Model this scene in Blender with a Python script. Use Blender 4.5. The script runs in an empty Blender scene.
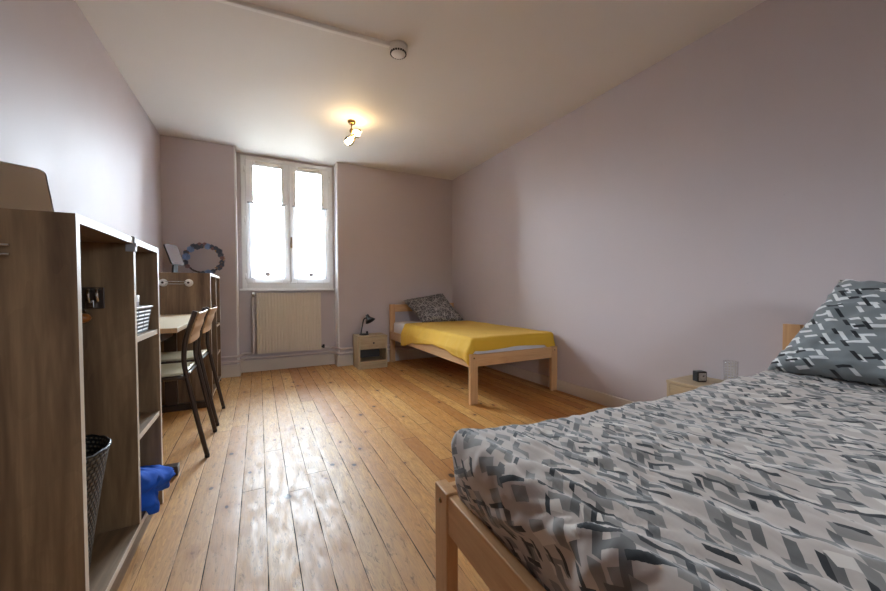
import bpy, bmesh, math, random
from math import sin, cos, pi, radians, hypot, floor
from mathutils import Vector, Matrix, noise
random.seed(7)
S = bpy.context.scene
C = bpy.data.collections.new('room'); S.collection.children.link(C)

# ------------------------------------------------------------------ room numbers (metres)
XL, XR, YB, YF, H = -0.873, 2.5155, 4.577, -1.70, 2.5456
RX0, RX1, RY = -0.212, 0.882, 4.76            # window recess

# ------------------------------------------------------------------ node helpers
def new_mat(name):
    m = bpy.data.materials.new(name); m.use_nodes = True
    nt = m.node_tree; b = nt.nodes['Principled BSDF']
    return m, nt, b
def N(nt, typ, **kw):
    n = nt.nodes.new(typ)
    for k, v in kw.items():
        if k.startswith('i_'): n.inputs[k[2:].replace('_', ' ')].default_value = v
        else: setattr(n, k, v)
    return n
def sock(nt, s, v):
    if isinstance(v, (int, float, tuple, list)): s.default_value = v
    else: nt.links.new(v, s)
def M(nt, op, a, b=None, c=None, clamp=False):
    n = nt.nodes.new('ShaderNodeMath'); n.operation = op; n.use_clamp = clamp
    sock(nt, n.inputs[0], a)
    if b is not None: sock(nt, n.inputs[1], b)
    if c is not None: sock(nt, n.inputs[2], c)
    return n.outputs[0]
def MR(nt, v, a, b, c, d, smooth=False):
    n = nt.nodes.new('ShaderNodeMapRange'); n.clamp = True
    if smooth: n.interpolation_type = 'SMOOTHSTEP'
    sock(nt, n.inputs['Value'], v)
    for k, x in zip(('From Min', 'From Max', 'To Min', 'To Max'), (a, b, c, d)): sock(nt, n.inputs[k], x)
    return n.outputs[0]
def MIX(nt, f, a, b, mode='MIX'):
    n = nt.nodes.new('ShaderNodeMix'); n.data_type = 'RGBA'; n.blend_type = mode
    sock(nt, n.inputs['Factor'], f)
    for k, v in ((6, a), (7, b)):
        if isinstance(v, tuple): v = v if len(v) == 4 else (*v, 1)
        sock(nt, n.inputs[k], v)
    return n.outputs[2]
def XYZ(nt, x, y, z):
    n = nt.nodes.new('ShaderNodeCombineXYZ')
    for i, v in enumerate((x, y, z)): sock(nt, n.inputs[i], v)
    return n.outputs[0]
def SEP(nt, v):
    n = nt.nodes.new('ShaderNodeSeparateXYZ'); nt.links.new(v, n.inputs[0]); return n.outputs
def VSCALE(nt, v, s):
    n = nt.nodes.new('ShaderNodeMapping'); nt.links.new(v, n.inputs[0]); n.inputs['Scale'].default_value = s
    return n.outputs[0]
def NOISE(nt, v, scale, detail=3, rough=.5, dist=0, out=0):
    n = N(nt, 'ShaderNodeTexNoise'); nt.links.new(v, n.inputs['Vector'])
    n.inputs['Scale'].default_value = scale; n.inputs['Detail'].default_value = detail
    n.inputs['Roughness'].default_value = rough; n.inputs['Distortion'].default_value = dist
    return n.outputs[out]
def WHITE(nt, v, out='Value'):
    n = N(nt, 'ShaderNodeTexWhiteNoise'); nt.links.new(v, n.inputs['Vector']); return n.outputs[out]
def BUMP(nt, b, h, strength=.2, dist=.002):
    n = N(nt, 'ShaderNodeBump'); n.inputs['Strength'].default_value = strength; n.inputs['Distance'].default_value = dist
    nt.links.new(h, n.inputs['Height']); nt.links.new(n.outputs[0], b.inputs['Normal'])
def srgb(r, g, b):
    f = lambda c: (c/255/12.92 if c/255 <= .04045 else ((c/255+.055)/1.055)**2.4)
    return (f(r), f(g), f(b), 1)
def OBJ(nt): return N(nt, 'ShaderNodeTexCoord').outputs['Object']
def UV(nt): return N(nt, 'ShaderNodeTexCoord').outputs['UV']

def plain(name, col, rough=.5, metal=0, var=.06, vs=12, bump=0, bs=200, **kw):
    m, nt, b = new_mat(name)
    o = OBJ(nt); n = NOISE(nt, o, vs, 3)
    dk = tuple(c*(1-var) for c in col[:3]); lt = tuple(min(1, c*(1+var)) for c in col[:3])
    nt.links.new(MIX(nt, n, dk, lt), b.inputs['Base Color'])
    b.inputs['Roughness'].default_value = rough; b.inputs['Metallic'].default_value = metal
    for k, v in kw.items(): b.inputs[k].default_value = v
    if bump: BUMP(nt, b, NOISE(nt, o, bs, 2), bump, .001)
    return m

def wall_paint(name, col, rough=.56):
    m, nt, b = new_mat(name)
    o = OBJ(nt)
    n = NOISE(nt, o, 1.3, 4, .6)
    c = MIX(nt, n, tuple(x*.96 for x in col[:3]), tuple(x*1.04 for x in col[:3]))
    v = N(nt, 'ShaderNodeTexVoronoi'); nt.links.new(o, v.inputs['Vector']); v.inputs['Scale'].default_value = 17
    sp = M(nt, 'MULTIPLY', M(nt, 'LESS_THAN', v.outputs['Distance'], .05), M(nt, 'LESS_THAN', WHITE(nt, v.outputs['Position']), .12))
    c = MIX(nt, M(nt, 'MULTIPLY', sp, .35), c, tuple(x*.55 for x in col[:3]))
    nt.links.new(c, b.inputs['Base Color']); b.inputs['Specular IOR Level'].default_value = .25
    nt.links.new(MR(nt, NOISE(nt, o, 4, 3), .3, .7, rough-.04, rough+.06), b.inputs['Roughness'])
    h = M(nt, 'ADD', NOISE(nt, o, 90, 2), M(nt, 'MULTIPLY', NOISE(nt, o, 12, 2), 1.5))
    BUMP(nt, b, h, .18, .002)
    return m

def wood_board(name, dark, mid, light, axis='Z', scale=1.0, rough=.5, bump=.1):
    """veneer with the grain along one local axis"""
    m, nt, b = new_mat(name)
    o = OBJ(nt)
    s = {'Z': (1, 1, .07), 'Y': (1, .07, 1), 'X': (.07, 1, 1)}[axis]
    v = VSCALE(nt, o, s)
    n1 = NOISE(nt, v, 16*scale, 4, .6, 1.2)
    n2 = NOISE(nt, v, 90*scale, 3, .6)
    n3 = NOISE(nt, VSCALE(nt, o, tuple(.4 if x == 1 else .15 for x in s)), 9*scale, 2, .5, 2.5)
    ring = M(nt, 'FRACT', M(nt, 'MULTIPLY', n3, 9))
    ring = MR(nt, ring, .0, .9, 0, 1)
    c = MIX(nt, MR(nt, n1, .3, .7, 0, 1), dark, light)
    c = MIX(nt, M(nt, 'MULTIPLY', ring, .3), c, mid)
    c = MIX(nt, MR(nt, n2, .35, .62, .35, 0), c, dark)
    nt.links.new(c, b.inputs['Base Color'])
    b.inputs['Roughness'].default_value = rough
    BUMP(nt, b, n2, bump, .0008)
    return m

def floor_mat():
    m, nt, b = new_mat('pine floorboards')
    o = OBJ(nt); x, y, z = SEP(nt, o)
    W = .0975
    q = M(nt, 'DIVIDE', M(nt, 'SUBTRACT', x, .0155), W)
    idx = M(nt, 'FLOOR', q); fr = M(nt, 'SUBTRACT', q, idx)
    r1 = WHITE(nt, XYZ(nt, idx, 3.1, 0))
    yy = M(nt, 'ADD', M(nt, 'DIVIDE', y, 2.6), M(nt, 'MULTIPLY', r1, 7))
    jdx = M(nt, 'FLOOR', yy); fy = M(nt, 'SUBTRACT', yy, jdx)
    rr = WHITE(nt, XYZ(nt, idx, jdx, 1.7)); rc = WHITE(nt, XYZ(nt, idx, jdx, 9.2))
    # grain: every plank has its own piece of the log
    gv = XYZ(nt, M(nt, 'ADD', x, M(nt, 'MULTIPLY', rr, 9)), M(nt, 'ADD', M(nt, 'MULTIPLY', y, .09), M(nt, 'MULTIPLY', rc, 5)), rr)
    g1 = NOISE(nt, gv, 24, 3, .55, 1.6)
    g2 = NOISE(nt, gv, 120, 3, .6, .3)
    rings = M(nt, 'FRACT', M(nt, 'MULTIPLY', g1, 7)); rings = MR(nt, rings, 0, 1, 0, 1)
    base = MIX(nt, rr, srgb(224, 170, 94), srgb(184, 124, 62))
    base = MIX(nt, MR(nt, rc, .55, 1, 0, .7), base, srgb(236, 194, 124))
    base = MIX(nt, M(nt, 'MULTIPLY', M(nt, 'POWER', rings, 2.0), .62), base, srgb(158, 98, 46))
    base = MIX(nt, MR(nt, g2, .38, .6, .32, 0), base, srgb(140, 92, 52))
    big = NOISE(nt, VSCALE(nt, o, (1, .35, 1)), 2.2, 4, .6)
    base = MIX(nt, MR(nt, big, .4, .65, 0, .5), base, srgb(172, 116, 62))
    # worn walkway; its grey is mostly the window's reflection put into the colour
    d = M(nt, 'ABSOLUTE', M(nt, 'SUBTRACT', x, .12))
    wear_glare = M(nt, 'MULTIPLY', MR(nt, d, .2, .75, 1, 0, True), MR(nt, NOISE(nt, VSCALE(nt, o, (2, .5, 1)), 2.5, 5, .65), .3, .62, .35, 1))
    wear_glare = M(nt, 'MULTIPLY', wear_glare, MR(nt, y, 4.2, 3.0, .45, 1))
    base = MIX(nt, M(nt, 'MULTIPLY', wear_glare, .5), base, srgb(172, 148, 120))
    # fine dark scratches of the worn boards
    sc = NOISE(nt, VSCALE(nt, o, (1, .25, 1)), 60, 5, .75, .8)
    base = MIX(nt, M(nt, 'MULTIPLY', MR(nt, sc, .56, .66, 0, .75), MR(nt, wear_glare, 0, 1, .35, 1)), base, srgb(70, 50, 38))
    # knots
    kv = N(nt, 'ShaderNodeTexVoronoi'); kv.inputs['Scale'].default_value = 1
    kvec = XYZ(nt, M(nt, 'ADD', M(nt, 'MULTIPLY', x, 9.5), M(nt, 'MULTIPLY', NOISE(nt, o, 14, 2), .25)), M(nt, 'MULTIPLY', y, 6.2), 0)
    nt.links.new(kvec, kv.inputs['Vector'])
    kr = WHITE(nt, kv.outputs['Position'])
    kd = kv.outputs['Distance']
    kon = M(nt, 'LESS_THAN', kr, .55)
    ksz = MR(nt, kr, 0, .55, .06, .16)
    core = M(nt, 'MULTIPLY', kon, MR(nt, M(nt, 'DIVIDE', kd, ksz), .75, 1.0, 1, 0))
    halo = M(nt, 'MULTIPLY', kon, MR(nt, M(nt, 'DIVIDE', kd, ksz), .8, 2.6, 1, 0))
    base = MIX(nt, M(nt, 'MULTIPLY', halo, .5), base, srgb(142, 84, 38))
    base = MIX(nt, M(nt, 'MULTIPLY', core, .88), base, srgb(52, 34, 22))
    # gaps
    e = M(nt, 'MINIMUM', fr, M(nt, 'SUBTRACT', 1, fr))
    gw = MR(nt, NOISE(nt, XYZ(nt, M(nt, 'FLOOR', M(nt, 'ADD', q, .5)), M(nt, 'MULTIPLY', y, 1.6), 0), 2.3, 3, .6), .35, .65, .003, .024)
    gap = M(nt, 'LESS_THAN', e, gw)
    ey = M(nt, 'MINIMUM', fy, M(nt, 'SUBTRACT', 1, fy))
    gap2 = M(nt, 'LESS_THAN', ey, .0006)
    gp = M(nt, 'MAXIMUM', gap, gap2)
    col = MIX(nt, M(nt, 'MULTIPLY', gp, .95), base, srgb(26, 18, 12))
    nt.links.new(col, b.inputs['Base Color'])
    ro = MR(nt, NOISE(nt, VSCALE(nt, o, (3, .8, 1)), 9, 5, .75), .3, .7, .33, .62)
    ro = M(nt, 'ADD', ro, M(nt, 'MULTIPLY', gp, .4))
    nt.links.new(ro, b.inputs['Roughness'])
    b.inputs['Specular IOR Level'].default_value = .38
    tilt = M(nt, 'MULTIPLY', M(nt, 'ABSOLUTE', M(nt, 'SUBTRACT', fr, .5)), -.8)
    hh = M(nt, 'ADD', M(nt, 'MULTIPLY', M(nt, 'POWER', M(nt, 'MULTIPLY', e, 2), .35), 1.0), M(nt, 'MULTIPLY', g2, .16))
    hh = M(nt, 'ADD', hh, M(nt, 'MULTIPLY', NOISE(nt, VSCALE(nt, o, (1, .5, 1)), 9, 4, .6), 1.1))
    hh = M(nt, 'SUBTRACT', hh, M(nt, 'MULTIPLY', gp, 1.2))
    BUMP(nt, b, hh, .28, .003)
    return m

def pattern_mat(name, base, tones, layers, rough=.85, sheen=.2):
    """scattered parallelogram bars in two directions, like a printed geometric cotton.
    layers: (cell_x, cell_y, skew, rot, x0, x1, y0, y1, probability, tone, seed)"""
    m, nt, b = new_mat(name)
    uv = UV(nt); u, v, _ = SEP(nt, uv)
    col = None
    c = tuple(base)
    cur = c
    for (cx, cy, sk, rot, x0, x1, y0, y1, p, tone, seed) in layers:
        a = radians(rot)
        ur = M(nt, 'ADD', M(nt, 'MULTIPLY', u, cos(a)), M(nt, 'MULTIPLY', v, sin(a)))
        vr = M(nt, 'SUBTRACT', M(nt, 'MULTIPLY', v, cos(a)), M(nt, 'MULTIPLY', u, sin(a)))
        us = M(nt, 'ADD', ur, M(nt, 'MULTIPLY', vr, sk))
        qx = M(nt, 'ADD', M(nt, 'DIVIDE', us, cx), seed*.37); qy = M(nt, 'ADD', M(nt, 'DIVIDE', vr, cy), seed*.61)
        row = M(nt, 'FLOOR', qy)
        qx = M(nt, 'ADD', qx, M(nt, 'MULTIPLY', WHITE(nt, XYZ(nt, row, seed, 0)), .8))
        ix = M(nt, 'FLOOR', qx)
        fx = M(nt, 'SUBTRACT', qx, ix); fy = M(nt, 'SUBTRACT', qy, row)
        h = WHITE(nt, XYZ(nt, ix, row, seed))
        h2 = WHITE(nt, XYZ(nt, ix, row, seed+5.5))
        xe = M(nt, 'MULTIPLY', M(nt, 'SUBTRACT', x1, x0), M(nt, 'ADD', M(nt, 'MULTIPLY', h2, .5), .5))
        xe = M(nt, 'ADD', xe, x0)
        k = M(nt, 'MULTIPLY', M(nt, 'GREATER_THAN', fx, x0), M(nt, 'LESS_THAN', fx, xe))
        k = M(nt, 'MULTIPLY', k, M(nt, 'MULTIPLY', M(nt, 'GREATER_THAN', fy, y0), M(nt, 'LESS_THAN', fy, y1)))
        k = M(nt, 'MULTIPLY', k, M(nt, 'LESS_THAN', h, p))
        cur = MIX(nt, k, cur, tones[tone])
    nt.links.new(cur, b.inputs['Base Color'])
    b.inputs['Roughness'].default_value = rough
    b.inputs['Sheen Weight'].default_value = sheen
    wv = NOISE(nt, uv, 700, 2)
    BUMP(nt, b, wv, .15, .0006)
    return m

# ------------------------------------------------------------------ mesh helpers
class MB:
    def __init__(s): s.bm = bmesh.new(); s.mi = 0; s.uv = s.bm.loops.layers.uv.new('UVMap')
    def face(s, vs, smooth=False):
        try: f = s.bm.faces.new(vs)
        except ValueError: return None
        f.material_index = s.mi; f.smooth = smooth; return f
    def box(s, x0, x1, y0, y1, z0, z1, front=None):
        """front = {'+x': mat_index,...} gives a side another material"""
        v = [s.bm.verts.new((x, y, z)) for z in (z0, z1) for y in (y0, y1) for x in (x0, x1)]
        F = {'-z': (0, 2, 3, 1), '+z': (4, 5, 7, 6), '-y': (0, 1, 5, 4), '+y': (2, 6, 7, 3), '-x': (0, 4, 6, 2), '+x': (1, 3, 7, 5)}
        for k, ids in F.items():
            f = s.face([v[i] for i in ids])
            if front and k in front: f.material_index = front[k]
        return s
    def obox(s, c, ax, ay, az, hx, hy, hz):
        c = Vector(c); ax, ay, az = Vector(ax).normalized(), Vector(ay).normalized(), Vector(az).normalized()
        v = [s.bm.verts.new(c+ax*hx*i+ay*hy*j+az*hz*k) for k in (-1, 1) for j in (-1, 1) for i in (-1, 1)]
        for ids in ((0, 2, 3, 1), (4, 5, 7, 6), (0, 1, 5, 4), (2, 6, 7, 3), (0, 4, 6, 2), (1, 3, 7, 5)): s.face([v[i] for i in ids])
        return s
    def tube(s, pts, r, n=12, caps=True, smooth=True, radii=None):
        pts = [Vector(p) for p in pts]; rings = []
        up = None
        for i, p in enumerate(pts):
            if i == 0: d = pts[1]-p
            elif i == len(pts)-1: d = p-pts[i-1]
            else: d = (pts[i+1]-p).normalized()+(p-pts[i-1]).normalized()
            d.normalize()
            if up is None:
                up = Vector((0, 0, 1)) if abs(d.z) < .9 else Vector((1, 0, 0))
            a = d.cross(up).normalized(); bb = a.cross(d).normalized(); up = bb
            rr = radii[i] if radii else r
            rings.append([s.bm.verts.new(p+a*rr*cos(2*pi*k/n)+bb*rr*sin(2*pi*k/n)) for k in range(n)])
        for i in range(len(rings)-1):
            for k in range(n): s.face([rings[i][k], rings[i][(k+1) % n], rings[i+1][(k+1) % n], rings[i+1][k]], smooth)
        if caps: s.face(rings[0][::-1]); s.face(rings[-1])
        return s
    def lathe(s, prof, n=32, c=(0, 0, 0), axis=(0, 0, 1), smooth=True, cap0=True, cap1=True):
        c = Vector(c); az = Vector(axis).normalized()
        t = Vector((1, 0, 0)) if abs(az.x) < .8 else Vector((0, 1, 0))
        ax = (t-az*t.dot(az)).normalized(); ay = az.cross(ax)
        rings = []
        for (r, z) in prof: rings.append([s.bm.verts.new(c+ax*r*cos(2*pi*k/n)+ay*r*sin(2*pi*k/n)+az*z) for k in range(n)])
        L = 0
        for i in range(len(rings)-1):
            dl = hypot(prof[i+1][0]-prof[i][0], prof[i+1][1]-prof[i][1])
            for k in range(n):
                f = s.face([rings[i][k], rings[i][(k+1) % n], rings[i+1][(k+1) % n], rings[i+1][k]], smooth)
                if f:
                    for lp, (a, bb) in zip(f.loops, ((k, L), (k+1, L), (k+1, L+dl), (k, L+dl))): lp[s.uv].uv = (a/n, bb)
            L += dl
        if cap0: s.face(rings[0][::-1])
        if cap1: s.face(rings[-1])
        return s
    def grid(s, fn, nu, nv, uvfn=None, smooth=True, closed_u=False):
        vs = [[s.bm.verts.new(fn(i/nu, j/nv)) for j in range(nv+1)] for i in range(nu+(0 if closed_u else 1))]
        for i in range(nu):
            i2 = (i+1) % len(vs)
            for j in range(nv):
                f = s.face([vs[i][j], vs[i2][j], vs[i2][j+1], vs[i][j+1]], smooth)
                if f:
                    for lp, (a, bb) in zip(f.loops, ((i, j), (i+1, j), (i+1, j+1), (i, j+1))):
                        lp[s.uv].uv = uvfn(a/nu, bb/nv) if uvfn else (a/nu, bb/nv)
        return vs
    def ball(s, c, r, n=12, sc=(1, 1, 1)):
        c = Vector(c)
        prof = [(sin(pi*i/n), -cos(pi*i/n)) for i in range(n+1)]
        rings = []
        for (a, z) in prof[1:-1]: rings.append([s.bm.verts.new(c+Vector((a*cos(2*pi*k/(2*n))*sc[0], a*sin(2*pi*k/(2*n))*sc[1], z*sc[2]))*r) for k in range(2*n)])
        b0 = s.bm.verts.new(c-Vector((0, 0, r*sc[2]))); b1 = s.bm.verts.new(c+Vector((0, 0, r*sc[2])))
        for i in range(len(rings)-1):
            for k in range(2*n): s.face([rings[i][k], rings[i][(k+1) % (2*n)], rings[i+1][(k+1) % (2*n)], rings[i+1][k]], True)
        for k in range(2*n):
            s.face([b0, rings[0][(k+1) % (2*n)], rings[0][k]], True); s.face([b1, rings[-1][k], rings[-1][(k+1) % (2*n)]], True)
        return s
    def build(s, name, mats, parent=None, bevel=0, solid=0, sub=0, segs=2):
        me = bpy.data.meshes.new(name); bmesh.ops.recalc_face_normals(s.bm, faces=s.bm.faces) if not solid else None
        s.bm.to_mesh(me); s.bm.free()
        o = bpy.data.objects.new(name, me); C.objects.link(o)
        for m in (mats if isinstance(mats, (list, tuple)) else [mats]): me.materials.append(m)
        if parent: o.parent = parent
        if solid:
            md = o.modifiers.new('thick', 'SOLIDIFY'); md.thickness = solid; md.offset = 0
        if bevel:
            md = o.modifiers.new('bevel', 'BEVEL'); md.width = bevel; md.segments = segs; md.limit_method = 'ANGLE'; md.harden_normals = False
        if sub:
            md = o.modifiers.new('sub', 'SUBSURF'); md.levels = md.render_levels = sub
        return o
def box(*a, front=None): return MB().box(*a, front=front)
def tag(o, label, cat, group=None, kind=None):
    if label: o['label'] = label
    if cat: o['category'] = cat
    if group: o['group'] = group
    if kind: o['kind'] = kind
    return o
def thing(name, label, cat, loc=(0, 0, 0), rz=0, group=None):
    o = bpy.data.objects.new(name, None); C.objects.link(o); o.empty_display_size = .05
    o.location = loc; o.rotation_euler = (0, 0, rz)
    return tag(o, label, cat, group)
def struct(o, label=None): o['kind'] = 'structure'; return o if not label else tag(o, label, None)
def copy_tree(o, parent=None):
    c = o.copy(); C.objects.link(c)
    if parent: c.parent = parent
    for ch in list(o.children): copy_tree(ch, c)
    return c
def rcurve(pts, n=6):
    """Catmull-Rom through points"""
    P = [Vector(p) for p in pts]; P = [P[0]*2-P[1]]+P+[P[-1]*2-P[-2]]; out = []
    for i in range(1, len(P)-2):
        for k in range(n):
            t = k/n; a, b_, c, d = P[i-1], P[i], P[i+1], P[i+2]
            out.append(.5*((2*b_)+(c-a)*t+(2*a-5*b_+4*c-d)*t*t+(3*b_-a-3*c+d)*t*t*t))
    out.append(P[-2]); return out
def interp(tab, x):
    if x <= tab[0][0]: return tab[0][1]
    for (a, p), (b_, q) in zip(tab, tab[1:]):
        if x <= b_:
            t = (x-a)/(b_-a); t = t*t*(3-2*t); return p+(q-p)*t
    return tab[-1][1]
def fbm(x, y, z, o=3): return noise.fractal(Vector((x, y, z)), 1.0, 2.0, o)

# ------------------------------------------------------------------ materials
mauve = wall_paint('mauve wall paint', srgb(193, 182, 183))
white_ceiling = wall_paint('off white ceiling paint', srgb(226, 221, 214), .6)
white_trim = plain('white gloss paint', srgb(226, 224, 222), .35, var=.03)
cream_trim = plain('cream skirting paint', srgb(206, 196, 184), .45, var=.05, vs=6)
pipe_paint = plain('painted pipe', srgb(208, 196, 194), .4, var=.05)
rad_paint = plain('cream radiator enamel', srgb(214, 203, 186), .4, var=.03)
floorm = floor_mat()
oakv = wood_board('brown oak board vertical grain', srgb(88, 64, 42), srgb(122, 93, 64), srgb(158, 127, 92), 'Z', .8)
oakh = wood_board('brown oak board flat grain', srgb(100, 78, 56), srgb(126, 100, 74), srgb(146, 120, 92), 'Y')
edge = plain('pale board edging', srgb(214, 200, 180), .45, var=.04)
beech = wood_board('beech wood upright', srgb(186, 138, 92), srgb(204, 158, 110), srgb(218, 176, 130), 'Z', 1.2, .42, .04)
beechx = wood_board('beech wood across', srgb(186, 138, 92), srgb(204, 158, 110), srgb(218, 176, 130), 'X', 1.2, .42, .04)
beechy = wood_board('beech wood lengthwise', srgb(192, 148, 104), srgb(208, 168, 122), srgb(222, 186, 142), 'Y', 1.2, .42, .04)
nsoak = wood_board('pale oak veneer', srgb(166, 144, 112), srgb(186, 164, 130), srgb(202, 182, 150), 'X', 1.5, .5, .05)
ply = wood_board('plywood backrest', srgb(168, 128, 88), srgb(188, 148, 106), srgb(200, 164, 122), 'Z', 1.5, .4, .03)
desk_top = plain('cream laminate', srgb(212, 198, 172), .4, var=.03)
seatm = plain('pale seat laminate', srgb(206, 194, 164), .4, var=.03)
brown_steel = plain('brown painted steel', srgb(66, 52, 44), .32, .3, var=.08)
black_steel = plain('black painted steel', srgb(30, 28, 28), .4, .2)
chrome = plain('polished chrome', srgb(205, 205, 205), .18, 1, var=.02)
brass = plain('aged brass', srgb(128, 100, 60), .25, 1, var=.1)
black_pl = plain('black plastic', srgb(22, 22, 24), .35)
white_pl = plain('white plastic', srgb(238, 234, 228), .45, var=.02)
grey_pl = plain('grey plastic', srgb(150, 148, 150), .5, var=.03)
sheet = plain('white cotton', srgb(216, 212, 214), .9, var=.05, bump=.2, bs=60)
yellow = plain('mustard yellow fabric', srgb(212, 166, 44), .85, var=.07, vs=8, bump=.25, bs=400)
yellow.node_tree.nodes['Principled BSDF'].inputs['Sheen Weight'].default_value = .05
blue = plain('bright blue towel cloth', srgb(24, 84, 186), .95, var=.2, vs=30, bump=.5, bs=260)
niche = plain('dark niche board', srgb(60, 52, 46), .5)  # niche back board, much darker than the oak veneer
amber = plain('amber varnished wood', srgb(150, 88, 34), .3)
mirror_m = plain('brushed mirror metal', srgb(205, 196, 182), .16, 1, var=.02)
clockface = plain('grey clock face', srgb(190, 190, 192), .4, var=.03)

T = [srgb(42, 42, 44), srgb(102, 99, 97), srgb(216, 207, 198), srgb(136, 131, 127)]
duvet_m = pattern_mat('printed duvet cotton', srgb(190, 178, 170), T, [
    # cx   cy    sk   rot  x0  x1  y0  y1  p tone seed
    (.105, .060, .60, -68, .05, .85, .12, .60, .70, 3, 1),
    (.092, .052, -.7,  38, .08, .85, .15, .55, .52, 1, 2),
    (.100, .058, .65, -62, .15, .80, .20, .62, .35, 2, 3),
    (.115, .070, -.8,  45, .10, .75, .12, .50, .45, 3, 4),
    (.090, .050, .70, -72, .10, .85, .30, .62, .34, 1, 8),
    (.115, .042, .80, -67, .08, .92, .36, .62, .50, 0, 5),
    (.105, .052, -.9,  40, .15, .62, .30, .54, .42, 0, 6)])
TP = [srgb(34, 35, 38), srgb(126, 131, 133), srgb(222, 222, 222)]
pillow_m = pattern_mat('printed pillow cotton grey', srgb(122, 127, 129), TP, [
    (.062, .034, .8,  12, .10, .95, .30, .62, .60, 2, 11),
    (.058, .036, -.8, -48, .10, .85, .30, .58, .55, 2, 12),
    (.062, .034, .7,  14, .12, .85, .34, .62, .30, 0, 13),
    (.060, .036, -.8, -46, .10, .85, .30, .56, .42, 0, 14)])
def far_pillow_mat():
    m, nt, b = new_mat('charcoal pillow cotton with white line print')
    uv = UV(nt)
    v = N(nt, 'ShaderNodeTexVoronoi', feature='DISTANCE_TO_EDGE'); nt.links.new(uv, v.inputs['Vector']); v.inputs['Scale'].default_value = 26
    v2 = N(nt, 'ShaderNodeTexVoronoi', feature='DISTANCE_TO_EDGE'); nt.links.new(uv, v2.inputs['Vector']); v2.inputs['Scale'].default_value = 9
    k = M(nt, 'MAXIMUM', M(nt, 'LESS_THAN', v.outputs[0], .05), M(nt, 'LESS_THAN', v2.outputs[0], .03))
    nt.links.new(MIX(nt, M(nt, 'MULTIPLY', k, .55), srgb(84, 80, 82), srgb(190, 184, 184)), b.inputs['Base Color'])
    b.inputs['Roughness'].default_value = .9
    return m
far_pillow_m = far_pillow_mat()
def weave_mat(name, dark, light, nu, nv, thr=.5, amp=.6):
    m, nt, b = new_mat(name)
    u, v, _ = SEP(nt, UV(nt))
    row = M(nt, 'FLOOR', M(nt, 'MULTIPLY', v, nv)); fv = M(nt, 'FRACT', M(nt, 'MULTIPLY', v, nv))
    uu = M(nt, 'ADD', M(nt, 'MULTIPLY', u, nu), M(nt, 'MULTIPLY', M(nt, 'MODULO', row, 2.0), .5))
    fu = M(nt, 'FRACT', uu)
    h = M(nt, 'MULTIPLY', M(nt, 'SINE', M(nt, 'MULTIPLY', fu, pi)), M(nt, 'SINE', M(nt, 'MULTIPLY', fv, pi)))
    nt.links.new(MIX(nt, MR(nt, h, thr-.15, thr+.15, 0, 1), dark, light), b.inputs['Base Color'])
    b.inputs['Roughness'].default_value = .45
    BUMP(nt, b, h, amp, .006)
    return m
wicker = weave_mat('dark woven wicker', srgb(20, 18, 17), srgb(104, 92, 76), 52, 74, .66, .9)
def stripe_mat():
    m, nt, b = new_mat('woven strip basket black and white')
    u, v, _ = SEP(nt, UV(nt))
    fv = M(nt, 'FRACT', M(nt, 'MULTIPLY', v, 68))
    fu = M(nt, 'FRACT', M(nt, 'MULTIPLY', u, 14))
    k = M(nt, 'MULTIPLY', M(nt, 'GREATER_THAN', fv, .58), M(nt, 'GREATER_THAN', fu, .12))
    nt.links.new(MIX(nt, k, srgb(36, 44, 50), srgb(206, 206, 204)), b.inputs['Base Color'])
    b.inputs['Roughness'].default_value = .5
    BUMP(nt, b, M(nt, 'SINE', M(nt, 'MULTIPLY', fv, pi)), .6, .004)
    return m
stripes = stripe_mat()
def emit(name, col, st):
    m, nt, b = new_mat(name)
    b.inputs['Base Color'].default_value = (1, 1, 1, 1)
    b.inputs['Emission Color'].default_value = col; b.inputs['Emission Strength'].default_value = st
    return m
bulbm = emit('lit warm globe bulb', (1, .70, .34, 1), 40)
def thin_glass():
    m, nt, b = new_mat('window glass')
    out = nt.nodes['Material Output']
    g = N(nt, 'ShaderNodeBsdfGlossy'); g.inputs['Roughness'].default_value = .02
    t = N(nt, 'ShaderNodeBsdfTransparent'); t.inputs[0].default_value = (.96, .98, .98, 1)
    f = N(nt, 'ShaderNodeFresnel'); f.inputs[0].default_value = 1.3
    x = N(nt, 'ShaderNodeMixShader')
    nt.links.new(f.outputs[0], x.inputs[0]); nt.links.new(t.outputs[0], x.inputs[1]); nt.links.new(g.outputs[0], x.inputs[2])
    nt.links.new(x.outputs[0], out.inputs[0]); return m
glassm = thin_glass()
def sheer():
    m, nt, b = new_mat('sheer white voile')
    out = nt.nodes['Material Output']
    d = N(nt, 'ShaderNodeBsdfDiffuse'); d.inputs[0].default_value = (.86, .88, .92, 1)
    tl = N(nt, 'ShaderNodeBsdfTranslucent'); tl.inputs[0].default_value = (.88, .9, .93, 1)
    t = N(nt, 'ShaderNodeBsdfTransparent')
    a = N(nt, 'ShaderNodeMixShader'); a.inputs[0].default_value = .55
    nt.links.new(d.outputs[0], a.inputs[1]); nt.links.new(tl.outputs[0], a.inputs[2])
    lw = N(nt, 'ShaderNodeLayerWeight'); lw.inputs[0].default_value = .35
    x = N(nt, 'ShaderNodeMixShader')
    nt.links.new(MR(nt, lw.outputs['Facing'], 0, 1, .38, .85), x.inputs[0])
    nt.links.new(t.outputs[0], x.inputs[1]); nt.links.new(a.outputs[0], x.inputs[2])
    nt.links.new(x.outputs[0], out.inputs[0]); return m
sheerm = sheer()
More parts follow.
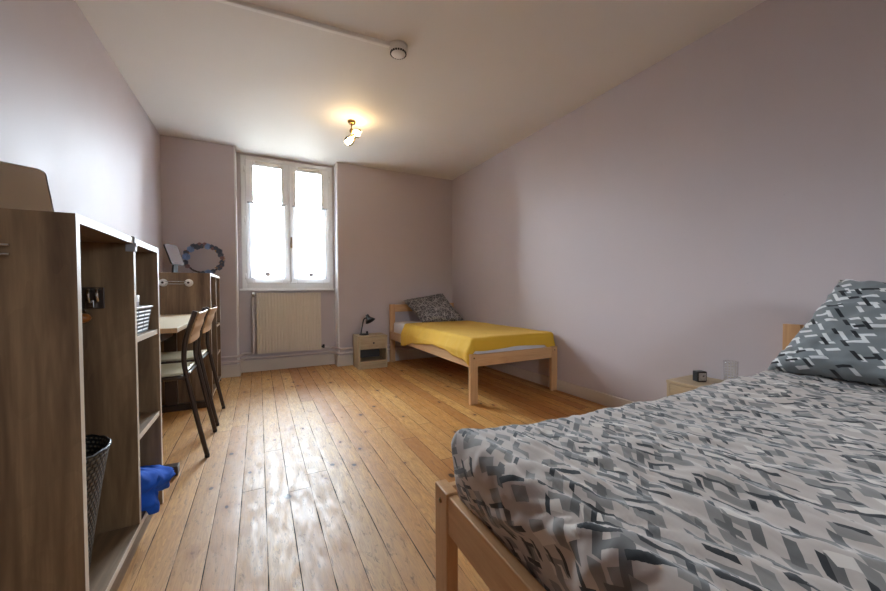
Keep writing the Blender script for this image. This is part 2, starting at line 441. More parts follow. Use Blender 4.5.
def tumbler_mat():
    m, nt, b = new_mat('clear beaded tumbler glass')
    out = nt.nodes['Material Output']
    u, v, _ = SEP(nt, UV(nt))
    d = M(nt, 'MULTIPLY', M(nt, 'ABSOLUTE', M(nt, 'SINE', M(nt, 'MULTIPLY', u, pi*14))), M(nt, 'ABSOLUTE', M(nt, 'SINE', M(nt, 'MULTIPLY', v, pi*62))))
    bp = N(nt, 'ShaderNodeBump'); bp.inputs['Strength'].default_value = 1; bp.inputs['Distance'].default_value = .004; nt.links.new(d, bp.inputs['Height'])
    g = N(nt, 'ShaderNodeBsdfGlossy'); g.inputs['Roughness'].default_value = .08; nt.links.new(bp.outputs[0], g.inputs['Normal'])
    t = N(nt, 'ShaderNodeBsdfTransparent'); t.inputs[0].default_value = (.985, .99, .99, 1)
    lw = N(nt, 'ShaderNodeLayerWeight'); lw.inputs[0].default_value = .25
    k = M(nt, 'ADD', MR(nt, d, .6, .9, .02, .6), M(nt, 'MULTIPLY', lw.outputs['Facing'], .25), clamp=True)
    x = N(nt, 'ShaderNodeMixShader'); nt.links.new(k, x.inputs[0]); nt.links.new(t.outputs[0], x.inputs[1]); nt.links.new(g.outputs[0], x.inputs[2])
    nt.links.new(x.outputs[0], out.inputs[0]); return m
tumbler = tumbler_mat()

# ------------------------------------------------------------------ the room shell
t_ = .25
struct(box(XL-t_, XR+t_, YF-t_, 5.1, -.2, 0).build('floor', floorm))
struct(box(XL-t_, XR+t_, YF-t_, 5.1, H, H+.2).build('ceiling', white_ceiling))
struct(box(XL-t_, XL, YF, 5.1, 0, H).build('wall_left', mauve))
struct(box(XR, XR+t_, YF, 5.1, 0, H).build('wall_right', mauve))
F0, F1, G0, G1 = .80, 1.25, 1.25, 1.80             # unseen window added behind the camera to brighten the near side
wf = MB(); wf.box(XL-t_, F0, YF-t_, YF, 0, H); wf.box(F1, XR+t_, YF-t_, YF, 0, H); wf.box(F0, F1, YF-t_, YF, 0, G0); wf.box(F0, F1, YF-t_, YF, G1, H)
struct(wf.build('wall_front', mauve))
fill_win = bpy.data.objects.new('fill_window', None); C.objects.link(fill_win); fill_win.location = (0, YF-.06, 0); fill_win['kind'] = 'structure'
f2 = MB()
for (a_, b_, c_, d_) in ((F0, F0+.05, G0, G1), (F1-.05, F1, G0, G1), (F0+.05, F1-.05, G0, G0+.05), (F0+.05, F1-.05, G1-.05, G1), ((F0+F1)/2-.03, (F0+F1)/2+.03, G0+.05, G1-.05)): f2.box(a_, b_, -.03, .03, c_, d_)
f2.build('window_frame', white_trim, fill_win, bevel=.004)
box(F0+.05, F1-.05, -.004, 0, G0+.05, G1-.05).build('glass_pane', glassm, fill_win)
WX0, WX1, WZ0, WZ1 = -.168, .852, .965, 2.52     # window opening
wb = MB()
wb.box(XL, RX0, YB, 5.1, 0, H); wb.box(RX1, XR, YB, 5.1, 0, H)
wb.box(RX0, RX1, RY, 5.1, 0, WZ0); wb.box(RX0, WX0, RY, 5.1, WZ0, H); wb.box(WX1, RX1, RY, 5.1, WZ0, H)
wb.box(WX0, WX1, RY, 5.1, WZ1, H)
struct(wb.build('wall_back', mauve))
# white painted reveals of the recess
struct(box(RX0-.012, RX0+.004, YB-.004, RY, .13, H).build('trim_1', white_trim, bevel=.003))
struct(box(RX1-.004, RX1+.012, YB-.004, RY, .13, H).build('trim_2', white_trim, bevel=.003))
# skirting
bt, bh = .02, .135
bb = MB(); bb.box(XL, RX0+bt, YB-bt, YB, 0, bh); bb.box(RX0, RX0+bt, YB, RY, 0, bh); bb.box(RX0, RX1, RY-bt, RY, 0, bh)
bb.box(RX1-bt, RX1, YB, RY, 0, bh); bb.box(RX1-bt, XR, YB-bt, YB, 0, bh)
struct(bb.build('baseboard_back', cream_trim, bevel=.003))
struct(box(XR-.018, XR, YF, YB-bt, 0, .10).build('baseboard_right', cream_trim, bevel=.004))
struct(box(XL, XL+.018, YF, YB-bt, 0, .10).build('baseboard_left', cream_trim, bevel=.004))

# ------------------------------------------------------------------ window
win = bpy.data.objects.new('window_1', None); C.objects.link(win); win.location = (0, 4.77, .965); win['kind'] = 'structure'
wy0, wy1 = -.028, .04
def wl(z): return z-.965
fr = MB()
fr.box(WX0, WX0+.05, wy0, wy1, 0, wl(2.52)); fr.box(WX1-.05, WX1, wy0, wy1, 0, wl(2.52))
fr.box(WX0+.05, WX1-.05, wy0, wy1, wl(2.475), wl(2.52)); fr.box(WX0+.05, WX1-.05, wy0, wy1, 0, .085)
fr.build('window_frame', white_trim, win, bevel=.004)
box(WX0-.03, WX1+.01, wy0-.022, wy0, -.012, .012).build('window_sill', white_trim, win, bevel=.004)
def sash(x0, x1, gx0, gx1, handle):
    s = MB(); z0, z1 = wl(1.04), wl(2.47); g0, g1 = wl(1.11), wl(2.425)
    s.box(x0, gx0, wy0-.016, wy1-.02, z0, z1); s.box(gx1, x1, wy0-.016, wy1-.02, z0, z1)
    s.box(gx0, gx1, wy0-.016, wy1-.02, z0, g0); s.box(gx0, gx1, wy0-.016, wy1-.02, g1, z1)
    o = s.build('sash', white_trim, win, bevel=.006)
    box(gx0, gx1, 0, .005, g0, g1).build('glass_pane', glassm, o)
    gb = MB(); ze = g1
    for (a, b2, c, d) in ((gx0, gx0+.008, g0, g1), (gx1-.008, gx1, g0, g1), (gx0+.008, gx1-.008, g1-.008, g1)): gb.box(a, b2, wy0-.008, 0, c, d)
    gb.build('glazing_bead', white_trim, o)
    # paper draught vent strip above the pane
    box(gx0+.03, gx1-.03, wy0-.026, wy0-.016, wl(2.437), wl(2.462)).build('vent_strip', cream_trim, o, bevel=.002)
    return o
sl = sash(-.122, .337, -.046, .264, False)
sr = sash(.343, .806, .417, .726, True)
for o, x in ((sl, -.128), (sr, .812)):
    for z in (2.36, 1.78, 1.12):
        MB().tube([(x, wy0-.02, wl(z-.035)), (x, wy0-.02, wl(z+.035))], .007, 10).build('hinge', white_trim, o)
box(.331, .3425, wy0-.02, wy1-.01, wl(1.04), wl(2.47)).build('meeting_strip', white_trim, sl)
box(.3375, .349, .0, wy1, wl(1.05), wl(2.47)).build('rebate_strip', white_trim, sr)
hb = MB(); hb.tube([(.36, wy0-.018, wl(1.48)), (.36, wy0-.018, wl(1.60))], .006, 10)
hb.box(.352, .368, wy0-.022, wy0-.014, wl(1.47), wl(1.55))
hb.tube([(.36, wy0-.02, wl(1.535)), (.36, wy0-.05, wl(1.535)), (.36, wy0-.052, wl(1.60))], .007, 10)
hb.build('window_handle', brass, sr)
MB().tube([(.36, wy0-.018, wl(1.06)), (.36, wy0-.018, wl(2.45))], .004, 8).build('espagnolette_rod', white_trim, sr)

def curtain(x0, x1, label, seed):
    yc = 4.77+wy0-.040
    t = thing('sheer_curtain', label, 'curtain', ((x0+x1)/2, yc, 1.095), group=None)
    w = (x1-x0)/2
    top = 1.975-1.095
    def fn(a, b2):
        x = -w+2*w*a; z = top*b2
        # gathered more towards the two edges
        ph = 40*x+seed+6*abs(a-.5)
        amp = .004+.009*abs(2*a-1)**1.5
        y = amp*sin(ph)*(.5+.5*(1-b2))+.004*sin(97*x+seed*3)
        sc = .012*abs(sin(pi*a*7)) if b2 == 0 else 0
        pinch = 1-.03*sin(pi*b2)
        return Vector((x*pinch, y-.002, z+sc*1.2))
    mb = MB(); mb.grid(fn, 110, 14)
    mb.build('voile', sheerm, t)
    MB().tube([(-w-.012, .0, top), (w+.012, .0, top)], .0075, 8).build('curtain_rod', grey_pl, t)
    # heavier woven border along the scalloped hem
    bd = MB()
    def fb(a, b2):
        p = fn(a, 0); q = fn(a, .045); p = p.lerp(q, b2); p.y -= .0025; return p
    bd.grid(fb, 110, 2); bd.build('hem_border', sheerm, t)
    sq = MB(); sq.box(-.030, .026, -.020, -.018, .028, .080); sq.build('square_motif', grey_pl, t)
    return t
curtain(-.092, .29, 'sheer white half curtain on the left window sash', 1.0)
curtain(.39, .772, 'sheer white half curtain on the right window sash beside the handle', 2.7)

# ------------------------------------------------------------------ radiator and pipes
rad = thing('radiator', 'cream panel radiator with vertical ribs under the window', 'radiator', (.33, 4.665, .222))
rw, rh = .355, .705
def radf(a, b2):
    x = -rw+2*rw*a; k = min(1, min(b2, 1-b2)/.05); kk = .5+.5*cos(2*pi*a*22)
    return Vector((x, -.024-.006*(1 if kk > .45 else kk/.45)*k-.003*(1-k), rh*b2))
pm = MB(); pm.grid(radf, 352, 24, smooth=True); pm.build('front_panel', rad_paint, rad)
box(-rw, rw, -.02, .03, 0, rh).build('radiator_body', rad_paint, rad, bevel=.004)
for i in range(22):
    x = -rw+2*rw*(i+.5)/22
    box(x-.006, x+.006, -.0335, -.028, rh-.032, rh-.024).build('grille_slot', pipe_paint, rad)
    box(x-.006, x+.006, -.0335, -.028, .026, .034).build('grille_slot', pipe_paint, rad)
for x in (-.22, .22): box(x-.015, x+.015, .03, .0745, .05, .65).build('wall_bracket', white_trim, rad)
v1 = MB(); v1.tube([(-rw-.045, .0, rh-.02), (-rw, .0, rh-.02)], .011, 12); v1.tube([(-rw-.035, 0, rh-.045), (-rw-.035, 0, rh+.01)], .014, 12); v1.build('inlet_valve', chrome, rad)
v2 = MB(); v2.tube([(rw, 0, .03), (rw+.04, 0, .03)], .011, 12); v2.tube([(rw+.03, 0, .012), (rw+.03, 0, .055)], .013, 12); v2.build('return_valve', black_pl, rad)
def pipe(label, pts, r=.0135, group=None):
    P = [Vector(p) for p in pts]; out = [P[0]]
    for a, b2, c in zip(P, P[1:], P[2:]):     # rounded bends
        d = min(.03, (b2-a).length*.45, (c-b2).length*.45)
        s = b2+(a-b2).normalized()*d; e = b2+(c-b2).normalized()*d
        for k in range(6):
            t = k/5; out.append(s.lerp(b2, t).lerp(b2.lerp(e, t), t))
    out.append(P[-1])
    o = MB().tube(out, r, 12).build('heating_pipe', pipe_paint); return tag(o, label, 'pipe', group)
yp, yr = YB-.036, RY-.045
pipe('painted heating pipe dropping from the radiator inlet and running left into the corner', [(-.06, 4.665, .90), (-.06, 4.665, .228), (-.11, yr, .228), (-.16, yr, .226), (RX0+.0, yp, .226), (XL+.02, yp, .226)])
pipe('upper heating pipe from the radiator return valve running right behind the far bed', [(.725, 4.665, .245), (.77, yr, .228), (.84, yr, .226), (RX1+.02, yp, .222), (XR-.02, yp, .222)])
pipe('lower heating pipe running the whole back wall just above the skirting', [(XL+.02, yp, .170), (RX0, yp, .170), (RX0+.06, yr, .170), (RX1-.06, yr, .168), (RX1, yp, .166), (XR-.02, yp, .166)])

# ------------------------------------------------------------------ ceiling things
tr = MB()
ta, tb_ = Vector((XL+.002, 2.352, 0)), Vector((.782, 2.241, 0)); td = (tb_-ta).normalized(); tn = Vector((-td.y, td.x, 0)); tc = (ta+tb_)/2
tr.obox((tc.x, tc.y, H-.0095), td, tn, (0, 0, 1), (tb_-ta).length/2, .016, .0095); tr.obox((tc.x, tc.y, H-.0205), td, tn, (0, 0, 1), (tb_-ta).length/2, .013, .0017)
tag(tr.build('cable_trunking', white_pl, bevel=.002), 'white cable trunking along the ceiling to the smoke detector', 'trunking')
sd = thing('smoke_detector', 'round white smoke detector at the end of the ceiling trunking', 'smoke detector', (.832, 2.236, H-.06))
MB().lathe([(.060, .06), (.060, .03), (.056, .026)], 40).build('detector_base', white_ceiling, sd)
MB().lathe([(.056, .026), (.054, .016), (.044, .004), (.028, -.003), (.001, -.003)], 40).build('detector_cap', white_pl, sd)
sg = MB()
for k in range(20):
    a0 = 2*pi*k/20
    sg.obox((.0495*cos(a0), .0495*sin(a0), .0105), (cos(a0), sin(a0), 0), (-sin(a0), cos(a0), 0), (0, 0, 1), .004, .0055, .0042)
sg.build('vent_slot', black_pl, sd)
cl_ = thing('ceiling_spotlight', 'small brass ceiling light with two lit globe bulbs', 'ceiling light', (.80, 3.41, H))
MB().lathe([(.038, 0), (.038, -.012), (.03, -.026), (.008, -.03)], 28).build('ceiling_rose', brass, cl_)
MB().tube([(0, 0, -.025), (-.004, 0, -.07), (-.006, 0, -.13), (.0, 0, -.17)], .006, 10).build('stem', brass, cl_)
def spot(c, d):
    c = Vector(c); d = Vector(d).normalized()
    s = MB().lathe([(.010, -.055), (.02, -.048), (.022, -.02), (.026, -.012)], 24, c, d).build('spot_socket', brass, cl_)
    MB().ball(c+d*.018, .025, 10).build('globe_bulb', bulbm, s)
    MB().lathe([(.024, -.012), (.036, .005), (.042, .028), (.040, .045)], 28, c, d, cap0=False, cap1=False).build('glass_shade', glassm, s)
    MB().tube([Vector((-.003, 0, c.z+.03)), c-d*.05], .005, 8).build('spot_arm', brass, s)
spot((.030, -.0, -.098), (.6, -.5, -.35))
spot((-.012, -.01, -.178), (-.55, -.3, -.6))

# ------------------------------------------------------------------ open shelf units
def shelf_unit(label, y0, y1, ydiv, ztop, xf, xb, zbot, shelves, rail_up):
    """open front faces +X; returns the thing"""
    yc = (y0+y1)/2
    t = thing('open_wardrobe_shelf', label, 'shelf unit', (xb, yc, 0), group=None)
    d = xf-xb; th = .022; F = {'+x': 1}
    a, b2, c = y0-yc, y1-yc, ydiv-yc
    mats = [oakv, edge]
    for (p, q) in ((a, a+th), (b2-th, b2)):
        box(0, d, p, q, .0, ztop, front={'+x': 1, '+z': 1}).build('side_panel', mats, t, bevel=.0008)
    box(0, d, c-th/2, c+th/2, zbot, ztop-th, front=F).build('divider', mats, t, bevel=.0008)
    box(0, d, a+th, b2-th, ztop-th, ztop, front=F).build('top_panel', [oakh, edge], t, bevel=.0008)
    box(0, d, a+th, c-th/2, zbot-th, zbot, front=F).build('bottom_panel', [oakh, edge], t, bevel=.0008)
    box(0, d, c-th/2, b2-th, zbot-th, zbot, front=F).build('bottom_panel', [oakh, edge], t, bevel=.0008)
    box(d-.035, d-.018, a+th, b2-th, 0, zbot-th).build('plinth', oakh, t)
    box(0, .008, a+th, b2-th, zbot, ztop-th).build('back_panel', oakv, t)
    for z in shelves:
        box(.008, d-.004, c+th/2, b2-th, z-th, z, front=F).build('shelf', [oakh, edge], t, bevel=.0008)
    return t, d, yc
U1, d1, yc1 = shelf_unit('tall open brown oak shelf unit in the left foreground holding both baskets', 1.19, 2.0, 1.651, 1.142, -.395, XL+.02, .108, (.785, .422), 0)
br = MB(); br.box(d1-.022, d1+.005, 1.636-yc1, 1.664-yc1, 1.092, 1.146); br.box(d1-.016, d1+.007, 1.641-yc1, 1.670-yc1, 1.110, 1.126)
br.build('corner_bracket', grey_pl, U1, bevel=.003)
U2, d2, yc2 = shelf_unit('open brown oak shelf unit in the back left corner with the wreath on top', 3.62, 4.44, 4.06, 1.105, -.365, XL+.02, .06, (.62, .34), 0)
def towel_rail(y, z, label, xc, ext=0):
    """a pair of slim bars between two round plates, on a unit side that faces -Y"""
    t = thing('towel_rail', label, 'rail', (xc, y, z))
    for s in (-1, 1):
        o = MB().lathe([(.001, .030), (.014, .030), (.024, .018), (.030, .006), (.031, 0)], 30, (s*.0855, 0, 0), (0, -1, 0), cap0=False).build('rosette', white_pl if z < 1.03 else chrome, t)
        MB().lathe([(.009, .029), (.009, .036), (.001, .037)], 16, (s*.0855, 0, .001), (0, -1, 0), cap0=False).build('screw_cap', brown_steel, o)
    for dz in (-.0105, .0105):
        MB().tube([(-.0855-ext, -.022, dz), (.0855+ext, -.022, dz)], .0035, 10).build('bar', chrome, t)
towel_rail(3.62, 1.021, 'two bar rail with round white plates on the far shelf unit side above the desk', -.602)
towel_rail(1.19, 1.046, 'two bar metal rail at the left photo edge on the near unit side panel', -.645, .060)
# coat hook inside the near unit
ch = thing('coat_hook', 'silver double coat hook with amber knob inside the tall near compartment', 'hook', (-.505, 1.640, .92))
box(-.032, .030, -.006, 0, -.028, .045).build('back_plate', brown_steel, ch, bevel=.002)
for x, z in ((-.004, .02), (.018, .022)):
    MB().tube(rcurve([(x, -.006, z+.012), (x, -.028, z+.016), (x+.003, -.04, z), (x+.003, -.034, z-.022), (x, -.02, z-.026)], 5), .0045, 10).build('hook', chrome, ch)
h3 = MB(); h3.box(-.014, .008, -.024, -.006, -.024, .002); h3.tube([(-.03, -.012, .012), (-.028, -.02, -.03), (-.012, -.022, -.036)], .004, 8); h3.build('clasp', chrome, ch, bevel=.002)
MB().ball((-.022, -.026, -.058), .022, 10, (1.1, .8, .75)).build('knob', amber, ch)

# near tabletop mirror on unit 1
def table_mirror(name, label, cat, loc, rz, w, hgt, lean, foot, frame_m, pane, pm_):
    t = thing(name, label, cat, loc, rz)
    # local: mirror face looks to -Y, leaning back by angle lean
    n = Vector((0, -cos(lean), sin(lean))); up = Vector((0, sin(lean), cos(lean)))
    base = Vector((0, 0, foot)); r = .018
    def outline(w2, h0, h1, rr):
        pts = []
        for (cx, cz, a0) in ((w2-rr, h1-rr, 0), (-w2+rr, h1-rr, 90), (-w2+rr, h0+rr, 180), (w2-rr, h0+rr, 270)):
            for k in range(7): an = radians(a0+15*k); pts.append((cx+rr*cos(an), cz+rr*sin(an)))
        return pts
    def plate(o, depth0, depth1):
        mb = MB()
        A = [mb.bm.verts.new(base+Vector((x, 0, 0))+up*z+n*depth0) for x, z in o]
        B = [mb.bm.verts.new(base+Vector((x, 0, 0))+up*z+n*depth1) for x, z in o]
        mb.face(A); mb.face(B[::-1])
        for i in range(len(o)): mb.face([A[i], A[(i+1) % len(o)], B[(i+1) % len(o)], B[i]])
        return mb
    plate(outline(w/2, 0, hgt, r), -.006, .005).build('mirror_frame', frame_m, t)
    plate(outline(w/2-.003, .003, hgt-.003, r-.003), .005, .0062).build(pane, pm_, t)
    return t
tm1 = table_mirror('table_mirror', 'brushed metal mirror with rounded corner on the near unit at left edge', 'mirror', (-.642, 1.428, 1.142), radians(35), .25, .205, radians(25), .0, brown_steel, 'mirror_glass', mirror_m)
sm = MB(); sm.obox((0, .115, .052), (1, 0, 0), (0, .75, -.65), (0, .65, .75), .03, .06, .003); sm.build('stand_leg', brown_steel, tm1)
tm2 = table_mirror('picture_frame', 'small tilted black frame with plain pale panel on the far unit', 'frame', (-.639, 3.927, 1.105), radians(65), .16, .19, radians(20), .082, black_pl, 'panel', plain('pale satin panel', srgb(112, 99, 97), .8, var=.03, **{'Specular IOR Level': .1}))
st = MB(); st.obox((-.02, .012, .05), (1, 0, 0), (0, 1, 0), (0, -.1, 1), .026, .008, .050); st.box(-.05, .05, -.03, .05, 0, .006); st.build('stand', plain('matt black plastic', srgb(26, 26, 28), .7), tm2)

# wreath
pal = {'blue': plain('powder blue petals', srgb(140, 168, 206), .8, var=.15, vs=60),
       'slate': plain('slate grey petals', srgb(96, 102, 116), .8, var=.2, vs=60),
       'pink': plain('dusty pink petals', srgb(150, 118, 118), .8, var=.15, vs=60),
       'sand': plain('sand dried seed heads', srgb(176, 146, 112), .8, var=.2, vs=60)}
twig = plain('grey brown twigs', srgb(86, 76, 74), .8, var=.2, vs=50)
wr = thing('flower_wreath', 'round wreath of blue and slate flowers leaning above the far unit', 'wreath', (-.500, 4.425, 1.108))
RW, RH = .160, .142
zc = RH+.033
lean = .30
def wp(a, off=0, front=0):
    x = (RW+off)*cos(a); z = zc+(RH+off)*sin(a)
    return Vector((x, .0+lean*z*.55-front, z))
rg = MB()
for k in range(5):
    pts = [wp(2*pi*i/60, .006*sin(i*.7+k*2), .006*cos(i*.9+k)) for i in range(61)]
    rg.tube(pts, .0035, 6, caps=False)
rg.build('twig_ring', twig, wr)
seq = ['slate', 'blue', 'slate', 'slate', 'pink', 'slate', 'slate', 'blue', 'sand', 'blue', 'slate', 'pink', 'slate', 'slate', 'blue', 'slate', 'sand', 'slate', 'slate', 'pink', 'slate', 'sand']
rs = random.Random(4)
AN = {'blue': [78, 136, 172, 283], 'slate': [52, 66, 98, 112, 122, 155, 20, 36, 338, 325, 350, 300, 268, 195], 'pink': [88, 103, 8, 212, 60, 330], 'sand': [45, 95, 150, 165, 12, 0, 315, 342]}
for kind, angs in AN.items():
    for an in angs:
        a = radians(an); p = wp(a, rs.uniform(-.010, .014), .014)
        r = {'blue': .036, 'slate': .026, 'pink': .021, 'sand': .013}[kind]*rs.uniform(.85, 1.2)
        f = MB()
        if kind in ('sand',):
            for j in range(5): f.ball(p+Vector((rs.uniform(-.014, .014), rs.uniform(-.01, .004), rs.uniform(-.014, .014))), .007, 5)
        else:
            for ring, (rr, np_, til) in enumerate(((1, 6, .35), (.66, 5, .8), (.32, 3, 1.3))):
                for j in range(np_):
                    q = 2*pi*j/np_+ring*.5
                    dx = Vector((cos(q), 0, sin(q)))
                    cc = p+dx*r*rr*.52-Vector((0, .004+.005*ring, 0))
                    f.obox(cc, dx*cos(til)+Vector((0, -sin(til), 0)), dx.cross(Vector((0, 1, 0))), (dx*sin(til)+Vector((0, cos(til), 0))), r*.46, r*.40*rr+.003, .0015)
            f.ball(p-Vector((0, .012, 0)), r*.22, 5)
        f.build('flower', pal[kind], wr, bevel=.001, segs=1)
for k in range(26):
    a = rs.uniform(0, 2*pi); p = wp(a, 0, .004); q = wp(a+rs.uniform(-.25, .25), rs.uniform(.01, .032), rs.uniform(0, .02))
    if q.z < .006: continue
    MB().tube([p, q], .0016, 5).build('twig', twig, wr)

# ------------------------------------------------------------------ desk
dk = thing('desk', 'cream topped desk with dark metal legs between the two shelf units', 'desk', (-.615, 2.88, 0))
dk_top = MB(); dk_top.box(-.245, .245, -.665, .665, .740, .765); dk_top.build('desk_top', desk_top, dk, bevel=.003)
box(-.246, .2465, -.667, -.6655, .741, .764).build('edge_band', ply, dk)
for y in (-.61, .61):
    g = MB(); g.box(-.235, .232, y-.028, y+.028, 0, .05); g.build('foot_beam', brown_steel, dk, bevel=.004)
    g = MB(); g.box(-.05, .03, y-.02, y+.02, .05, .70); g.build('leg', brown_steel, dk, bevel=.004)
    g = MB(); g.box(-.22, .17, y-.022, y+.022, .70, .739); g.build('support_bracket', black_steel, dk, bevel=.004)
box(-.03, .01, -.59, .59, .60, .68).build('cross_beam', brown_steel, dk)

# ------------------------------------------------------------------ chairs
def make_chair(label, loc, rz):
    t = thing('school_chair', label, 'chair', loc, rz)
    # local x: forward is -X ; back posts at x about +.1
    post = [(.102, .838), (.078, .762), (.055, .68), (.047, .615), (.046, .55), (.055, .485), (.100, .24), (.146, .0115)]
    for s in (-1, 1):
        y = s*.200
        MB().tube(rcurve([(x, y*(1.0 if z > .3 else 1.03), z) for x, z in post], 6), .0125, 12).build('back_leg', brown_steel, t)
        fl = rcurve([(.052, y, .470), (-.20, y, .462), (-.285, y, .455), (-.312, y, .43), (-.33, y*1.03, .25), (-.355, y*1.06, .0115)], 6)
        MB().tube(fl, .0125, 12).build('front_leg', brown_steel, t)
        for (x, yy) in ((.146, y*1.03), (-.355, y*1.06)):
            MB().lathe([(.0132, .0), (.0132, .016), (.012, .018)], 14, (x, yy, 0)).build('leg_cap', black_pl, t)
    MB().tube([(-.19, -.2, .452), (-.19, .2, .452)], .010, 10).build('cross_bar', brown_steel, t)
    MB().tube([(.044, -.2, .462), (.044, .2, .462)], .010, 10).build('cross_bar', brown_steel, t)
    # seat: slightly dished board with rolled front
    mb = MB()
    def sf(a, b2):
        x = .045-.385*a; y = -.192+.384*b2
        z = .4845-.010*sin(pi*a)*(1-(2*b2-1)**2)-.03*max(0, (a-.85)/.15)**2
        k = 1-.05*(1-a)
        return Vector((x, y*k, z))
    mb.grid(sf, 24, 16); mb.build('seat', seatm, t, solid=.012)
    mb = MB()
    def bf(a, b2):
        z = .655+.175*a; y = -.190+.380*b2
        x = interp([(.6, .048), (.68, .055), (.762, .078), (.84, .103)], z)+.014+.010*(1-(2*b2-1)**2)
        return Vector((x, y, z))
    mb.grid(bf, 14, 18); mb.build('backrest', ply, t, solid=.009, bevel=.002)
    for s in (-1, 1):
        for z in (.70, .79):
            x = interp([(.6, .048), (.68, .055), (.762, .078), (.84, .103)], z)+.018
            MB().lathe([(.006, 0), (.006, .003), (.002, .004)], 10, (x, s*.18, z), (1, 0, .3)).build('rivet', chrome, t)
    return t
c1 = make_chair('brown tube school chair at the desk nearest the camera', (-.422, 2.63, 0), 0)
c2 = copy_tree(c1); c2.location = (-.416, 3.165, 0); c2.rotation_euler = (0, 0, radians(-1))
c2['label'] = 'brown tube school chair at the desk, the farther one beside the far unit'
for c in (c1, c2): c['group'] = 'school chairs at the desk'

# ------------------------------------------------------------------ baskets, jar, towel
LBS = .925
lb = thing('laundry_basket', 'tall dark wicker laundry basket inside the near shelf unit', 'basket', (-.562, 1.412, .108))
MB().lathe([(r_, z_*LBS) for r_, z_ in [(.098, .002), (.100, .012), (.112, .12), (.132, .28), (.148, .385), (.152, .402), (.148, .406), (.143, .400), (.140, .36), (.112, .16), (.094, .02), (.002, .018)]], 56, cap0=True, cap1=True).build('basket_body', wicker, lb)
pts = [(.150*cos(2*pi*k/60), .150*sin(2*pi*k/60), .405*LBS+.002*sin(k*2.1)) for k in range(61)]
MB().tube(pts, .0045, 8, caps=False).build('rim', wicker, lb)
sb = thing('storage_basket', 'small black and white woven basket on the near unit upper shelf', 'basket', (-.502, 1.815, .785))
def rrect(w, l, r, n=6):
    out = []
    for (cx, cy, a0) in ((w-r, l-r, 0), (-w+r, l-r, 90), (-w+r, -l+r, 180), (w-r, -l+r, 270)):
        for k in range(n+1): an = radians(a0+90*k/n); out.append((cx+r*cos(an), cy+r*sin(an)))
    return out
def taper_box(levels, mat, name, parent, inner=True):
    mb = MB(); rings = []; ls = []
    for (w, l, z) in levels:
        o = rrect(w, l, .02); rings.append([mb.bm.verts.new((x, y, z)) for x, y in o]); ls.append(o)
    n = len(rings[0]); L = 0
    per = [0]
    for i in range(n):
        a, b2 = ls[0][i], ls[0][(i+1) % n]; per.append(per[-1]+hypot(b2[0]-a[0], b2[1]-a[1]))
    for j in range(len(rings)-1):
        dl = hypot(levels[j+1][2]-levels[j][2], levels[j+1][0]-levels[j][0])
        for i in range(n):
            f = mb.face([rings[j][i], rings[j][(i+1) % n], rings[j+1][(i+1) % n], rings[j+1][i]], False)
            if f:
                for lp, (a, b2) in zip(f.loops, ((per[i], L), (per[i+1], L), (per[i+1], L+dl), (per[i], L+dl))): lp[mb.uv].uv = (a, b2)
        L += dl
    mb.face(rings[0][::-1]); mb.face(rings[-1])
    return mb.build(name, mat, parent)
taper_box([(.085, .105, .001), (.090, .112, .05), (.096, .120, .100), (.092, .116, .100), (.082, .100, .006)], stripes, 'basket_body', sb)
rimb = MB(); o_ = rrect(.098, .122, .022)
rimb.tube([(x, y, .103) for x, y in o_]+[(o_[0][0], o_[0][1], .103)], .0035, 8, caps=False); rimb.build('rim', white_pl, sb)
jr = thing('glass_jar', 'small pale jar standing in the woven basket on the shelf', 'jar', (-.442, 1.790, .792))
MB().lathe([(.023, 0), (.0235, .1), (.023, .135), (.021, .137), (.021, .012), (.002, .01)], 24).build('jar_body', plain('frosted pink white glass', srgb(196, 188, 192), .25, var=.2, vs=60), jr)
MB().lathe([(.0245, .118), (.0245, .144), (.002, .145)], 24, cap0=False).build('lid', white_pl, jr)

# blue towel spilling from the bottom compartment
def towel():
    """a heap of cloth: squarish lump lying on the bottom board, bulging over its front edge"""
    def sg(v, e): return math.copysign(abs(v)**e, v)
    def fn(a, b2):
        th = 2*pi*a; ph = pi*(b2-.5)
        cx, cy, cz = sg(cos(th), .6)*sg(cos(ph), .55), sg(sin(th), .6)*sg(cos(ph), .55), sg(sin(ph), .7)
        y = 1.822+.148*cy
        top = .305-.120*max(0, min(1, (y-1.67)/.26))**.8
        z0 = .112-.040*max(0, min(1, (cx-.55)/.25))*max(0, min(1, (1.86-y)/.1)); z = z0+(top-z0)*(cz+1)/2
        bulge = .022*max(0, min(1, (z-z0)/.08))*(1 if cx > 0 else 0)
        x = -.515+.165*cx-.012+bulge
        # a loose corner pulled out to the front
        tip = math.exp(-((y-1.955)/.035)**2-((z-.175)/.03)**2)*max(0, cx)
        x += .010*tip; y += .012*tip
        n = Vector((cx, cy*.6, cz)).normalized()
        f = .024*ridg(y*14+z*22, z*13-y*11)+.011*ridg(y*34-z*28+4, z*30+y*16)+.010*noise.noise(Vector((x*22, y*22, z*22)))
        p = Vector((x, y, z))+n*f
        p.z = max(p.z, .1095 if p.x < -.392 else .06)
        if p.z < .109: p.x = max(p.x, -.393)
        p.y = max(min(p.y, 1.9755) if p.x < -.392 else p.y, 1.6635)
        return p
    mb = MB(); mb.grid(fn, 120, 60, closed_u=True)
    bmesh.ops.remove_doubles(mb.bm, verts=mb.bm.verts, dist=.0005)
    return mb
def ridg(x, y):
    n = noise.noise(Vector((x*.5, y*.5, 1.3)))
    return (1-abs(n)*3.2)-.35
tb = towel().build('towel', blue)
tag(tb, 'crumpled bright blue towel spilling from the near unit onto the floor', 'towel')

